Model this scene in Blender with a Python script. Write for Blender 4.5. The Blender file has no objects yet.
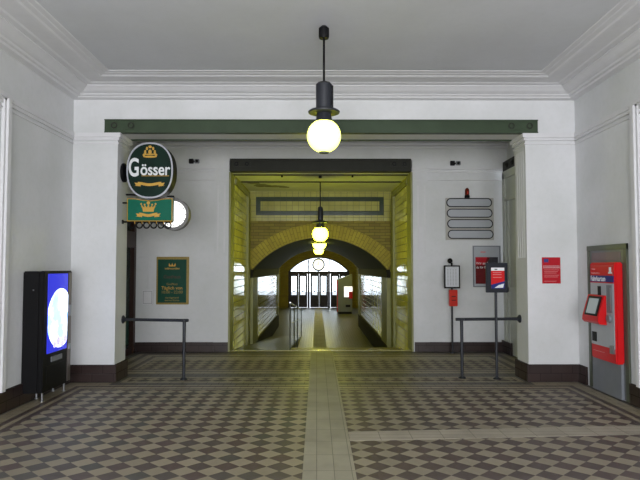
import bpy, bmesh, math, random
from mathutils import Vector, Matrix
random.seed(4)
PI = math.pi
SC = bpy.context.scene
COL = SC.collection

# ------------------------------------------------------------------ camera
F_PX = 597.0
TILT = math.atan(28 / F_PX)
YAW = math.atan(3.3 / F_PX)
CAM_H = 1.6
cam_data = bpy.data.cameras.new('camera')
cam_data.lens = F_PX / 640 * 36
cam_data.sensor_width = 36
cam_data.clip_end = 300
cam = bpy.data.objects.new('camera', cam_data)
cam.location = (0, 0, CAM_H)
cam.rotation_euler = (PI / 2 + TILT, 0, -YAW)
COL.objects.link(cam)
SC.camera = cam

# ------------------------------------------------------------------ world, daylight, exposure
SC.view_settings.view_transform = 'Standard'
SC.view_settings.look = 'None'
SC.view_settings.gamma = 1
SC.view_settings.use_curve_mapping = False
SC.view_settings.exposure = 0.0
world = bpy.data.worlds.new('world')
SC.world = world
world.use_nodes = True
wb = world.node_tree.nodes['Background']
wb.inputs[0].default_value = (0.86, 0.92, 1.0, 1)
wb.inputs[1].default_value = 4.0


def area(name, loc, rot, sx, sy, power, color):
    d = bpy.data.lights.new(name, 'AREA')
    d.shape = 'RECTANGLE'
    d.size, d.size_y, d.energy, d.color = sx, sy, power, color
    o = bpy.data.objects.new(name, d)
    o.location, o.rotation_euler = loc, rot
    COL.objects.link(o)
    return o


# daylight coming in through the open entrance behind the viewer, and through the far doors
area('entrance_daylight', (0.1, -3.6, 1.7), (PI / 2 + 0.74, 0, 0), 5.4, 3.6, 820, (0.99, 0.98, 1.0))
pl_ = bpy.data.lights.new('far_passage_fill', 'POINT')  # added yellow fill light without a fixture, brightens the end wall
pl_.energy, pl_.color, pl_.shadow_soft_size = 140, (1.0, .95, .12), .15
po_ = bpy.data.objects.new('far_passage_fill', pl_)
po_.location = (.1, 30.5, 2.45)
COL.objects.link(po_)
area('far_daylight', (0.1, 39.5, 1.6), (-PI / 2, 0, 0), 5.5, 4.0, 160, (0.85, 0.92, 1.0))
LAMP_COL = (0.96, 1.0, 0.016)


# ------------------------------------------------------------------ picture position -> metres
def ray(px, py):
    x, y = (px - 320) / F_PX, -(py - 240) / F_PX
    Y = math.cos(TILT) - y * math.sin(TILT)
    Z = math.sin(TILT) + y * math.cos(TILT)
    return (x * math.cos(YAW) + Y * math.sin(YAW), -x * math.sin(YAW) + Y * math.cos(YAW), Z)


def at(px, py, Y):
    r = ray(px, py)
    k = Y / r[1]
    return r[0] * k, CAM_H + r[2] * k


# ------------------------------------------------------------------ node helpers
def new_mat(name):
    m = bpy.data.materials.new(name)
    m.use_nodes = True
    return m, m.node_tree, m.node_tree.nodes['Principled BSDF']


def lin(c):
    return tuple(((v / 255) / 12.92 if v / 255 <= 0.04045 else ((v / 255 + 0.055) / 1.055) ** 2.4) for v in c) + (1,)


def mth(nt, op, a, b=None, c=None):
    n = nt.nodes.new('ShaderNodeMath')
    n.operation = op
    for i, v in enumerate((a, b, c)):
        if v is None:
            continue
        if isinstance(v, (int, float)):
            n.inputs[i].default_value = v
        else:
            nt.links.new(v, n.inputs[i])
    return n.outputs[0]


def mix(nt, f, a, b):
    n = nt.nodes.new('ShaderNodeMix')
    n.data_type = 'RGBA'
    for s, v in ((n.inputs[0], f), (n.inputs[6], a), (n.inputs[7], b)):
        if isinstance(v, (int, float, tuple)):
            s.default_value = v
        else:
            nt.links.new(v, s)
    return n.outputs[2]


def noise(nt, vec, scale, detail=4):
    n = nt.nodes.new('ShaderNodeTexNoise')
    n.inputs['Scale'].default_value = scale
    n.inputs['Detail'].default_value = detail
    nt.links.new(vec, n.inputs['Vector'])
    return n.outputs[0]


def position(nt):
    return nt.nodes.new('ShaderNodeNewGeometry').outputs['Position']


def ramp(nt, v, lo, hi):
    n = nt.nodes.new('ShaderNodeMapRange')
    n.inputs[1].default_value, n.inputs[2].default_value = lo, hi
    nt.links.new(v, n.inputs[0])
    return n.outputs[0]


def bump(nt, bs, h, strength, dist=0.01):
    n = nt.nodes.new('ShaderNodeBump')
    n.inputs['Strength'].default_value = strength
    n.inputs['Distance'].default_value = dist
    nt.links.new(h, n.inputs['Height'])
    nt.links.new(n.outputs[0], bs.inputs['Normal'])


def plain(name, rgb, rough=0.5, metal=0.0, vary=0.08, scale=9.0):
    m, nt, bs = new_mat(name)
    c = lin(rgb)
    if vary:
        f = ramp(nt, noise(nt, position(nt), scale), 0.3, 0.7)
        d = tuple(v * (1 - vary) for v in c[:3]) + (1,)
        nt.links.new(mix(nt, f, d, c), bs.inputs['Base Color'])
    else:
        bs.inputs['Base Color'].default_value = c
    bs.inputs['Roughness'].default_value = rough
    bs.inputs['Metallic'].default_value = metal
    if sum(rgb) < 300 and not metal:
        bs.inputs['Specular IOR Level'].default_value = 0.18
    return m


def plaster(name, rgb, stain):
    m, nt, bs = new_mat(name)
    p = position(nt)
    a = ramp(nt, noise(nt, p, 1.3, 6), 0.35, 0.75)
    b = ramp(nt, noise(nt, p, 14, 3), 0.45, 0.8)
    c = mix(nt, mth(nt, 'MULTIPLY', a, 0.5), lin(rgb), lin(stain))
    c = mix(nt, mth(nt, 'MULTIPLY', b, 0.18), c, lin(stain))
    nt.links.new(c, bs.inputs['Base Color'])
    bs.inputs['Roughness'].default_value = 0.75
    bump(nt, bs, noise(nt, p, 45, 3), 0.12)
    return m


def emit(name, rgb, strength, base=None):
    m, nt, bs = new_mat(name)
    bs.inputs['Base Color'].default_value = base or (0.8, 0.8, 0.7, 1)
    bs.inputs['Emission Color'].default_value = tuple(rgb) + (1,)
    bs.inputs['Emission Strength'].default_value = strength
    bs.inputs['Roughness'].default_value = 0.2
    return m


def brick(name, axes, w, h, c1, c2, mortar, msize, rough, bumpy=0.3, polar=None, wobble=0.0, offset=0.5):
    """tiles or bricks; axes picks which world axes run along and up the surface"""
    m, nt, bs = new_mat(name)
    p = position(nt)
    s = nt.nodes.new('ShaderNodeSeparateXYZ')
    nt.links.new(p, s.inputs[0])
    cmb = nt.nodes.new('ShaderNodeCombineXYZ')
    if polar:
        cx, cz, R = polar
        dx = mth(nt, 'SUBTRACT', s.outputs[0], cx)
        dz = mth(nt, 'SUBTRACT', s.outputs[2], cz)
        ang = mth(nt, 'ARCTAN2', dx, dz)
        rad = mth(nt, 'SQRT', mth(nt, 'ADD', mth(nt, 'MULTIPLY', dx, dx), mth(nt, 'MULTIPLY', dz, dz)))
        nt.links.new(rad if axes == 'r' else mth(nt, 'MULTIPLY', ang, R), cmb.inputs[0])
        nt.links.new(mth(nt, 'MULTIPLY', ang, R) if axes == 'r' else s.outputs[1], cmb.inputs[1])
    else:
        nt.links.new(s.outputs[axes[0]], cmb.inputs[0])
        nt.links.new(s.outputs[axes[1]], cmb.inputs[1])
    t = nt.nodes.new('ShaderNodeTexBrick')
    t.offset = offset
    t.inputs['Color1'].default_value = lin(c1)
    t.inputs['Color2'].default_value = lin(c2)
    t.inputs['Mortar'].default_value = lin(mortar)
    t.inputs['Scale'].default_value = 1
    t.inputs['Mortar Size'].default_value = msize
    t.inputs['Mortar Smooth'].default_value = 0.2
    t.inputs['Brick Width'].default_value = w
    t.inputs['Row Height'].default_value = h
    nt.links.new(cmb.outputs[0], t.inputs['Vector'])
    f = ramp(nt, noise(nt, p, 2.2, 5), 0.4, 0.8)
    dirt = tuple(v * 0.62 for v in c1)
    nt.links.new(mix(nt, mth(nt, 'MULTIPLY', f, 0.45), t.outputs[0], lin(dirt)), bs.inputs['Base Color'])
    r = nt.nodes.new('ShaderNodeMapRange')
    nt.links.new(t.outputs['Fac'], r.inputs[0])
    r.inputs[3].default_value, r.inputs[4].default_value = rough, 0.8
    nt.links.new(r.outputs[0], bs.inputs['Roughness'])
    hgt = mth(nt, 'SUBTRACT', 1, t.outputs['Fac'])
    if wobble:
        hgt = mth(nt, 'ADD', hgt, mth(nt, 'MULTIPLY', noise(nt, p, 5, 2), wobble))
    bump(nt, bs, hgt, bumpy, 0.004)
    return m


def checker(name, D, x0, y0, light, dark1, dark2, ns=1.0):
    m, nt, bs = new_mat(name)
    p = position(nt)
    s = nt.nodes.new('ShaderNodeSeparateXYZ')
    nt.links.new(p, s.inputs[0])
    u = mth(nt, 'DIVIDE', mth(nt, 'SUBTRACT', s.outputs[0], x0), D)
    v = mth(nt, 'DIVIDE', mth(nt, 'SUBTRACT', s.outputs[1], y0), D)
    a = mth(nt, 'ADD', mth(nt, 'ADD', u, v), 0.5)
    b = mth(nt, 'ADD', mth(nt, 'SUBTRACT', u, v), 0.5)
    i, j = mth(nt, 'FLOOR', a), mth(nt, 'FLOOR', b)
    par = mth(nt, 'FLOORED_MODULO', mth(nt, 'ADD', i, j), 2)      # 0 = dark
    cmb = nt.nodes.new('ShaderNodeCombineXYZ')
    nt.links.new(i, cmb.inputs[0])
    nt.links.new(j, cmb.inputs[1])
    wn = nt.nodes.new('ShaderNodeTexWhiteNoise')
    nt.links.new(cmb.outputs[0], wn.inputs['Vector'])
    dk = mix(nt, wn.outputs[0], lin(dark1), lin(dark2))
    lt = mix(nt, mth(nt, 'MULTIPLY', wn.outputs[0], 0.6), lin(light), lin(tuple(x * 0.88 for x in light)))
    c = mix(nt, par, dk, lt)
    big = ramp(nt, noise(nt, p, 0.9, 5), 0.3, 0.75)
    c = mix(nt, mth(nt, 'MULTIPLY', big, 0.15), c, lin((70, 66, 60)))
    fa, fb = mth(nt, 'FRACT', a), mth(nt, 'FRACT', b)
    e = mth(nt, 'MINIMUM', mth(nt, 'MINIMUM', fa, mth(nt, 'SUBTRACT', 1, fa)),
            mth(nt, 'MINIMUM', fb, mth(nt, 'SUBTRACT', 1, fb)))
    g = mth(nt, 'LESS_THAN', e, 0.012)
    c = mix(nt, mth(nt, 'MULTIPLY', g, 0.6), c, lin((62, 58, 52)))
    nt.links.new(c, bs.inputs['Base Color'])
    bs.inputs['Roughness'].default_value = 0.58
    bump(nt, bs, noise(nt, p, 30, 3), 0.1)
    return m


def band_mat(name, rgb, tile, axes=(0, 1), rough=0.45):
    return brick(name, axes, tile[0], tile[1], rgb, tuple(v * 0.93 for v in rgb), tuple(v * 0.8 for v in rgb),
                 0.003, rough, 0.2)


def glass_mat(name):
    m = bpy.data.materials.new(name)
    m.use_nodes = True
    nt = m.node_tree
    nt.nodes.remove(nt.nodes['Principled BSDF'])
    out = nt.nodes['Material Output']
    t = nt.nodes.new('ShaderNodeBsdfTransparent')
    t.inputs[0].default_value = (0.93, 0.96, 0.97, 1)
    g = nt.nodes.new('ShaderNodeBsdfGlossy')
    g.inputs[1].default_value = 0.03
    fr = nt.nodes.new('ShaderNodeFresnel')
    mx = nt.nodes.new('ShaderNodeMixShader')
    nt.links.new(fr.outputs[0], mx.inputs[0])
    nt.links.new(t.outputs[0], mx.inputs[1])
    nt.links.new(g.outputs[0], mx.inputs[2])
    nt.links.new(mx.outputs[0], out.inputs[0])
    return m


WHITE = plaster('white_plaster', (216, 217, 219), (186, 190, 186))
CEIL = plaster('ceiling_plaster', (206, 208, 212), (190, 192, 194))
TRIM = plain('white_moulding', (216, 216, 218), 0.6, vary=0.05)
DOORPAINT = plain('pale_grey_paint', (190, 194, 184), 0.5)
BASE = brick('brown_base_tile', (0, 2), 0.3, 0.12, (50, 35, 32), (43, 30, 28), (30, 22, 20), 0.004, 0.35)
BASE_Y = brick('brown_base_tile_side', (1, 2), 0.3, 0.12, (50, 35, 32), (43, 30, 28), (30, 22, 20), 0.004, 0.35)
BEAM = plain('green_steel_paint', (64, 78, 60), 0.45, vary=0.2, scale=5)
DARKBEAM = plain('dark_olive_steel_paint', (46, 47, 40), 0.5, vary=0.2, scale=5)
BLACK = plain('black_paint', (14, 14, 16), 0.5, vary=0.15)
IRON = plain('dark_grey_iron', (36, 39, 46), 0.45, 0.1, vary=0.15)
STEEL = plain('brushed_steel', (165, 168, 172), 0.3, 0.9)
CHROME = plain('chrome', (205, 205, 210), 0.15, 1.0, vary=0)
OLIVE = plain('olive_metal_frame', (92, 98, 84), 0.45, 0.3)
GREYMETAL = plain('grey_metal_sheet', (112, 114, 116), 0.4, 0.3)
RED = plain('red_lacquer', (205, 28, 32), 0.35, vary=0.05)
POSTRED = plain('poster_red', (178, 28, 40), 0.5, vary=0.05)
DARKRED = plain('poster_dark_red', (112, 26, 30), 0.5, vary=0.3, scale=14)
PALEGREY = plain('pale_grey_panel', (168, 172, 178), 0.4, vary=0.04)
MIDGREY = plain('mid_grey_panel', (120, 124, 130), 0.45)
BLUE = plain('blue_print', (38, 44, 118), 0.45, vary=0.05)
WPRINT = plain('white_print', (226, 228, 230), 0.5, vary=0)
GPRINT = plain('grey_print', (150, 150, 152), 0.5, vary=0)
PINKPRINT = plain('faded_pink_print', (206, 130, 130), 0.5, vary=0)
GOLD = plain('gold_paint', (206, 160, 60), 0.4, 0.1, vary=0.15, scale=60)
OLDGOLD = plain('old_gold_paint', (150, 128, 50), 0.45, vary=0.2, scale=30)
SIGNGREEN = plain('dark_green_enamel', (10, 40, 30), 0.35, vary=0.35, scale=7)
FLAGGREEN = plain('bright_green_enamel', (4, 100, 78), 0.4, vary=0.12, scale=20)
POSTGREEN = plain('poster_green', (24, 72, 56), 0.35, vary=0.15)
SILVER = plain('silver_rim', (180, 182, 190), 0.3, 0.4, vary=0.05)
ORANGE = plain('orange_red_plastic', (196, 44, 28), 0.4, vary=0.08)
REDGLASS = plain('dull_red_glass', (104, 40, 28), 0.15, vary=0.1)
BROWNWOOD = plain('dark_brown_wood', (58, 40, 34), 0.4, vary=0.25, scale=12)
DOORWOOD = plain('dark_violet_brown_door_paint', (44, 38, 56), 0.4, vary=0.15)
DARKGLASS = plain('dark_glass', (60, 74, 72), 0.08, vary=0.2, scale=2)
CLOCKFACE = emit('lit_clock_face', (1.0, 1.0, 1.0), 1.4)
GLOBE = emit('lit_opal_glass', LAMP_COL, 44.0)
BOWL = emit('lit_bowl_glass', (0.98, 1.0, 0.055), 16.0)
GLOBE_HALL = emit('lit_opal_glass_hall', (0.92, 1.0, 0.13), 3.4)
GLASS = glass_mat('window_glass')
PAPER = plain('white_paper', (205, 208, 214), 0.6, vary=0.05)
TAN = (148, 138, 116)
M_TAN = band_mat('tan_floor_tile', TAN, (0.17, 0.17))
M_GREY = band_mat('dark_grey_floor_tile', (80, 76, 72), (0.17, 0.17))
M_LINE = band_mat('brown_border_tile', (78, 64, 60), (0.17, 0.17))
M_CHL = checker('diamond_tile_left', 0.2165, -0.729, 4.682, TAN, (86, 70, 66), (78, 76, 70))
M_CHR = checker('diamond_tile_right', 0.2165, 0.715, 4.682, (144, 135, 116), (84, 70, 66), (76, 66, 64))
M_STRIP = brick('ribbed_strip_tile', (0, 1), 0.1387, 0.4, (158, 153, 134), (152, 147, 128), (122, 117, 100), 0.003, 0.65, 0.4, offset=0)
M_STRIPX = brick('ribbed_cross_strip_tile', (0, 1), 0.3, 0.1, (164, 156, 140), (154, 147, 132), (122, 115, 102), 0.003, 0.65, 0.4, offset=0)
M_LOWER = brick('lower_floor_tile', (0, 1), 0.17, 0.17, (88, 90, 82), (78, 80, 72), (54, 54, 48), 0.005, 0.38, 0.2)
TILE_Y = brick('cream_glazed_tile_side', (1, 2), 0.3, 0.15, (218, 214, 118), (208, 204, 108), (96, 96, 52), 0.009, 0.05, 0.5, wobble=1.2)
TILE_X = brick('cream_glazed_tile_front', (0, 2), 0.15, 0.15, (172, 168, 104), (162, 158, 96), (96, 98, 70), 0.005, 0.12, 0.25, offset=0)
TILE_DK = brick('dark_green_glazed_tile', (0, 2), 0.15, 0.15, (52, 66, 58), (44, 58, 50), (30, 36, 30), 0.005, 0.15, 0.25, offset=0)
BRICK_X = brick('ochre_brick', (0, 2), 0.26, 0.075, (134, 122, 50), (116, 100, 46), (96, 86, 44), 0.008, 0.7, 0.5)
CX, SPR, CROWN, HW = 0.08, 1.55, 2.345, 1.67
RISE = CROWN - SPR
ARC_R = (HW * HW + RISE * RISE) / (2 * RISE)
ARC_CZ = CROWN - ARC_R
VOUSS = brick('radial_brick', 'r', 0.26, 0.075, (166, 152, 56), (152, 136, 50), (124, 110, 46), 0.007, 0.7, 0.5, polar=(CX, ARC_CZ, ARC_R))
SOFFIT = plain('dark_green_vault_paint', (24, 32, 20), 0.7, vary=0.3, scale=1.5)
STONE = plain('olive_stone', (140, 140, 90), 0.5, vary=0.2, scale=4)
PLINTH = plain('dark_tiled_plinth', (34, 32, 28), 0.8, vary=0.3, scale=3)
PAVE = plain('outdoor_paving', (160, 162, 168), 0.8)


# ------------------------------------------------------------------ mesh helpers
ORIG = {}


class MB:
    def __init__(s):
        s.v, s.f, s.m, s.sm = [], [], [], []

    def poly(s, pts, faces, mi=0, smooth=False):
        b = len(s.v)
        s.v += [tuple(p) for p in pts]
        for f in faces:
            s.f.append(tuple(i + b for i in f))
            s.m.append(mi)
            s.sm.append(smooth)
        return s

    def box(s, x0, x1, y0, y1, z0, z1, mi=0):
        x0, x1 = sorted((x0, x1)); y0, y1 = sorted((y0, y1)); z0, z1 = sorted((z0, z1))
        p = [(x, y, z) for z in (z0, z1) for y in (y0, y1) for x in (x0, x1)]
        return s.poly(p, [(0, 2, 3, 1), (4, 5, 7, 6), (0, 1, 5, 4), (2, 6, 7, 3), (0, 4, 6, 2), (1, 3, 7, 5)], mi)

    def bbox(s, x0, x1, y0, y1, z0, z1, r=0.01):
        """box with chamfered edges"""
        bm = bmesh.new()
        t = MB().box(x0, x1, y0, y1, z0, z1)
        vs = [bm.verts.new(p) for p in t.v]
        for f in t.f:
            bm.faces.new([vs[i] for i in f])
        bmesh.ops.bevel(bm, geom=list(bm.edges), offset=r, segments=2, affect='EDGES')
        bm.verts.index_update()
        s.poly([v.co[:] for v in bm.verts], [[v.index for v in f.verts] for f in bm.faces])
        bm.free()
        return s

    def prism(s, pts, axis, a, b, mi=0):
        """pts 2D outline extruded along axis 'x','y','z' from a to b"""
        def mk(p, t):
            return (t, p[0], p[1]) if axis == 'x' else (p[0], t, p[1]) if axis == 'y' else (p[0], p[1], t)
        n = len(pts)
        q = [mk(p, a) for p in pts] + [mk(p, b) for p in pts]
        fs = [tuple(range(n)), tuple(range(2 * n - 1, n - 1, -1))]
        fs += [(i, i + n, (i + 1) % n + n, (i + 1) % n) for i in range(n)]
        return s.poly(q, fs, mi)

    def tube(s, pts, r, n=12, closed=False, smooth=True):
        pts = [Vector(p) for p in pts]
        k = len(pts)
        rings = []
        up = Vector((0, 0, 1))
        for i, p in enumerate(pts):
            a = pts[(i - 1) % k] if (i > 0 or closed) else p
            c = pts[(i + 1) % k] if (i < k - 1 or closed) else p
            d = (c - a).normalized()
            u = up if abs(d.dot(up)) < 0.95 else Vector((0, 1, 0))
            x = d.cross(u).normalized()
            y = x.cross(d).normalized()
            rings.append([p + (x * math.cos(2 * PI * j / n) + y * math.sin(2 * PI * j / n)) * r for j in range(n)])
        allp = [q for rg in rings for q in rg]
        fs = []
        for i in range(k if closed else k - 1):
            i2 = (i + 1) % k
            for j in range(n):
                fs.append((i * n + j, i * n + (j + 1) % n, i2 * n + (j + 1) % n, i2 * n + j))
        if not closed:
            fs.append(tuple(range(n - 1, -1, -1)))
            fs.append(tuple((k - 1) * n + j for j in range(n)))
        return s.poly(allp, fs, 0, smooth)

    def lathe(s, prof, cx, cy, cz=0, n=28, smooth=True, axis='z'):
        """prof: list of (r, h) turned about an axis through (cx, cy, cz)"""
        k = len(prof)
        q = []
        for r, h in prof:
            for j in range(n):
                c, t = r * math.cos(2 * PI * j / n), r * math.sin(2 * PI * j / n)
                q.append((cx + c, cy + t, cz + h) if axis == 'z' else (cx + c, cy + h, cz + t) if axis == 'y' else (cx + h, cy + c, cz + t))
        fs = [(i * n + j, i * n + (j + 1) % n, (i + 1) * n + (j + 1) % n, (i + 1) * n + j)
              for i in range(k - 1) for j in range(n)]
        fs += [tuple(range(n - 1, -1, -1)), tuple((k - 1) * n + j for j in range(n))]
        return s.poly(q, fs, 0, smooth)

    def build(s, name, mats, parent=None, at_=None):
        if not isinstance(mats, (list, tuple)):
            mats = [mats]
        xs = [p[0] for p in s.v]; ys = [p[1] for p in s.v]; zs = [p[2] for p in s.v]
        if parent is None:
            o = Vector(at_) if at_ else Vector(((min(xs) + max(xs)) / 2, (min(ys) + max(ys)) / 2, min(zs)))
            if at_ == 0:
                o = Vector((0, 0, 0))
        else:
            o = ORIG[parent.name]
        me = bpy.data.meshes.new(name)
        me.from_pydata([tuple(Vector(p) - o) for p in s.v], [], s.f)
        for m in mats:
            me.materials.append(m)
        for i, p in enumerate(me.polygons):
            p.material_index = s.m[i]
            p.use_smooth = s.sm[i]
        bm = bmesh.new(); bm.from_mesh(me)
        bmesh.ops.recalc_face_normals(bm, faces=bm.faces)
        bm.to_mesh(me); bm.free()
        if any(s.sm):
            me.set_sharp_from_angle(angle=0.7)
        ob = bpy.data.objects.new(name, me)
        COL.objects.link(ob)
        if parent is None:
            ob.location = o
        else:
            ob.parent = parent
        ORIG[ob.name] = o
        return ob


def rounded(cx, cz, w, h, r, n=8):
    out = []
    for sx, sz, a0 in ((1, 1, 0), (-1, 1, 90), (-1, -1, 180), (1, -1, 270)):
        for k in range(n + 1):
            a = math.radians(a0 + 90 * k / n)
            out.append((cx + sx * (w / 2 - r) + r * math.cos(a), cz + sz * (h / 2 - r) + r * math.sin(a)))
    return out


def ellipse(cx, cz, a, b, n=40, p=2.0):
    out = []
    for k in range(n):
        t = 2 * PI * k / n
        c, s = math.cos(t), math.sin(t)
        out.append((cx + a * math.copysign(abs(c) ** (2 / p), c), cz + b * math.copysign(abs(s) ** (2 / p), s)))
    return out


def ring_prism(mb, outer, inner, axis, a, b):
    def mk(p, t):
        return (t, p[0], p[1]) if axis == 'x' else (p[0], t, p[1])
    n = len(outer)
    q = [mk(p, a) for p in outer] + [mk(p, a) for p in inner] + [mk(p, b) for p in outer] + [mk(p, b) for p in inner]
    fs = []
    for i in range(n):
        j = (i + 1) % n
        fs += [(i, j, n + j, n + i), (2 * n + i, 3 * n + i, 3 * n + j, 2 * n + j),
               (i, 2 * n + i, 2 * n + j, j), (n + i, n + j, 3 * n + j, 3 * n + i)]
    return mb.poly(q, fs)


def struct(mb, name, mats, parent=None, at_=0):
    o = mb.build(name, mats, parent, at_)
    if parent is None:
        o['kind'] = 'structure'
    return o


def tag(o, label, cat, group=None):
    o['label'], o['category'] = label, cat
    if group:
        o['group'] = group
    return o


def thing(name, label, cat, loc, group=None):
    o = bpy.data.objects.new(name, None)
    o.empty_display_size = 0.1
    COL.objects.link(o)
    o.location = loc
    ORIG[o.name] = Vector(loc)
    return tag(o, label, cat, group)


def text(name, s, x, z, y, size, mat, parent, facing='y', depth=0.002, align='CENTER', sx=1.0, bold=0.0):
    """lettering as real thin geometry; facing 'y' reads from the viewer's side (-Y), 'x' is on the right wall (faces -X), x is then the Y position"""
    cu = bpy.data.curves.new(name, 'FONT')
    cu.body = s
    cu.size = size
    cu.extrude = depth
    cu.offset = bold
    cu.align_x = align
    cu.align_y = 'CENTER'
    to = bpy.data.objects.new('tmp_text', cu)
    COL.objects.link(to)
    dg = bpy.context.evaluated_depsgraph_get()
    me = bpy.data.meshes.new_from_object(to.evaluated_get(dg))
    COL.objects.unlink(to)
    bpy.data.objects.remove(to)
    mb = MB()
    pts = []
    for v in me.vertices:
        a, b, c = v.co.x * sx, v.co.y, v.co.z
        if facing == 'y':
            pts.append((x + a, y - c, z + b))
        elif facing == 'x':          # plate facing -X, reading direction towards -Y
            pts.append((y - c, x - a, z + b))
        elif facing == 'X':          # plate facing +X
            pts.append((y + c, x + a, z + b))
    mb.poly(pts, [tuple(p.vertices) for p in me.polygons])
    bpy.data.meshes.remove(me)
    return mb.build(name, mat, parent)


# ------------------------------------------------------------------ structure: the hall
XL, XR, YF, YB, H = -3.49, 3.72, 8.5, 11.55, 4.2
CL, CR = -2.85, 3.00          # inner faces of the two piers
PB = 8.97                     # rear face of the piers
OL, OR = -1.70, 1.86          # the passage opening
DL, DR, LOW = -1.66, 1.85, -0.78
YA, YV, YE = 14.7, 24.7, 36.0
REAR = -3.0

# floor, cut into bands like the tile layout
regions = [(XL - .2, XR + .2, REAR - .5, 11.7, 3)]
bx0, bx1 = -3.06, 3.28


def frame_band(x0, x1, y0, y1, m):
    regions.append((x0, x1, y0, y1, m))


frame_band(-3.43, 3.65, REAR + .1, 8.44, 0)
frame_band(-3.26, 3.48, REAR + .25, 8.20, 2)
frame_band(-3.19, 3.41, REAR + .3, 8.13, 0)
frame_band(-3.13, 3.35, REAR + .35, 8.03, 2)
regions.append((-3.06, -0.11, REAR + .45, 7.93, 1))
regions.append((0.306, 3.28, REAR + .45, 7.93, 4))
regions += [(-3.06, 3.28, 7.93, 8.03, 2), (-3.06, 3.28, 7.93, 7.97, 0)]
# threshold between the piers
regions += [(CL, CR, 8.26, 8.44, 3), (-2.75, 2.92, 8.44, 8.52, 0), (-2.75, 2.92, 8.52, 8.80, 0),
            (-2.68, -0.11, 8.52, 8.78, 1), (0.306, 2.85, 8.52, 8.78, 4), (-2.75, 2.92, 8.80, 8.86, 0)]
# vestibule
regions += [(-3.5, 3.7, 8.98, 9.10, 3), (-3.3, 3.5, 9.15, 11.25, 0), (-3.2, 3.4, 9.30, 11.2, 2), (-3.1, 3.3, 9.37, 11.1, 0),
            (-2.98, 3.2, 9.45, 10.95, 2), (-2.9, 3.1, 9.55, 10.85, 0),
            (-2.85, -0.11, 9.58, 10.5, 1), (0.306, 3.05, 9.58, 10.5, 4), (-3.5, 3.7, 11.3, 11.45, 3), (-1.7, 1.86, 11.55, 11.7, 0)]
regions.append((-0.11, 0.306, REAR, 11.55, 5))
xs = sorted({r[0] for r in regions} | {r[1] for r in regions})
ys = sorted({r[2] for r in regions} | {r[3] for r in regions})
fl = MB()
for i in range(len(xs) - 1):
    for j in range(len(ys) - 1):
        cx, cy = (xs[i] + xs[i + 1]) / 2, (ys[j] + ys[j + 1]) / 2
        mi = 3
        hit = False
        for r in regions:
            if r[0] < cx < r[1] and r[2] < cy < r[3]:
                mi = r[4]; hit = True
        if hit:
            fl.poly([(xs[i], ys[j], 0), (xs[i + 1], ys[j], 0), (xs[i + 1], ys[j + 1], 0), (xs[i], ys[j + 1], 0)], [(0, 1, 2, 3)], mi)
struct(fl, 'floor', [M_TAN, M_CHL, M_LINE, M_GREY, M_CHR, M_STRIP])
# the slightly crooked cross strip let into the right half of the floor
xs_ = MB().poly([(0.31, 5.607, 0.003), (3.30, 5.815, 0.003), (3.30, 6.13, 0.003), (0.31, 5.911, 0.003),
                 (0.31, 5.607, -0.01), (3.30, 5.815, -0.01), (3.30, 6.13, -0.01), (0.31, 5.911, -0.01)],
                [(0, 1, 2, 3), (0, 4, 5, 1), (1, 5, 6, 2), (2, 6, 7, 3), (3, 7, 4, 0)])
struct(xs_, 'floor_strip', M_STRIPX)

# walls
struct(MB().box(XL - .25, XL, REAR, 9.7, 0, H + .1).box(XL - .25, XL, 11.40, YB + .5, 0, H + .1).box(XL - .25, XL, 9.7, 11.4, 2.85, H + .1), 'wall_left', WHITE)
struct(MB().box(XR, XR + .25, REAR, 9.3, 0, H + .1).box(XR, XR + .25, 9.3, YB + .5, 3.46, H + .1).box(XR, XR + .25, 11.42, YB + .5, 0, 3.46), 'wall_right', WHITE)
struct(MB().box(-4.4, XL, REAR - .25, REAR, 0, 4.4).box(XL, -2.4, REAR - .25, REAR, 0, 4.4).box(2.6, 4.6, REAR - .25, REAR, 0, 4.4).box(-2.4, 2.6, REAR - .25, REAR, 3.4, 4.4), 'wall_rear', WHITE)
struct(MB().box(XL - .25, XR + .25, REAR - .25, YB + .5, H, H + .2), 'ceiling', CEIL)
# front wall: the piers and the wall over the beam
pier = MB().box(XL, CL, YF, PB, 0, 3.53).box(CR, XR, YF, PB, 0, 3.53)
pier.box(XL, XR, YF, PB, 3.73, H)
pier.box(XL, -3.04, YF, PB, 3.53, 3.73).box(3.18, XR, YF, PB, 3.53, 3.73)
struct(pier, 'wall_front', WHITE)
# pier capitals
for n_, (a, b, s_) in enumerate(((XL, CL, 1), (CR, XR, -1))):
    cap = MB()
    for (z0, z1, e) in ((3.375, 3.395, .02), (3.43, 3.47, .025), (3.47, 3.53, .05)):
        if s_ > 0:
            cap.box(a, b + e, YF - e, PB + e, z0, z1)
        else:
            cap.box(a - e, b, YF - e, PB + e, z0, z1)
    for k in range(4 if s_ < 0 else 0):                  # shallow flutes on the reveal
        y = YF + .08 + k * .09
        xx = b if s_ > 0 else a
        cap.box(xx - .005, xx + .012, y, y + .03, 1.75, 3.3)
    struct(cap, 'trim_%d' % (n_ + 1), TRIM)
# moulding band on side walls at capital height
wm = MB()
for (z0, z1, e) in ((3.375, 3.395, .015), (3.43, 3.47, .02), (3.47, 3.53, .035)):
    wm.box(XL, XL + e, REAR, YF, z0, z1)
struct(wm, 'trim_3', TRIM)
wm = MB()
for (z0, z1, e) in ((3.375, 3.395, .015), (3.43, 3.47, .02), (3.47, 3.53, .035)):
    wm.box(XR - e, XR, REAR, YF, z0, z1)
struct(wm, 'trim_4', TRIM)
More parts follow.
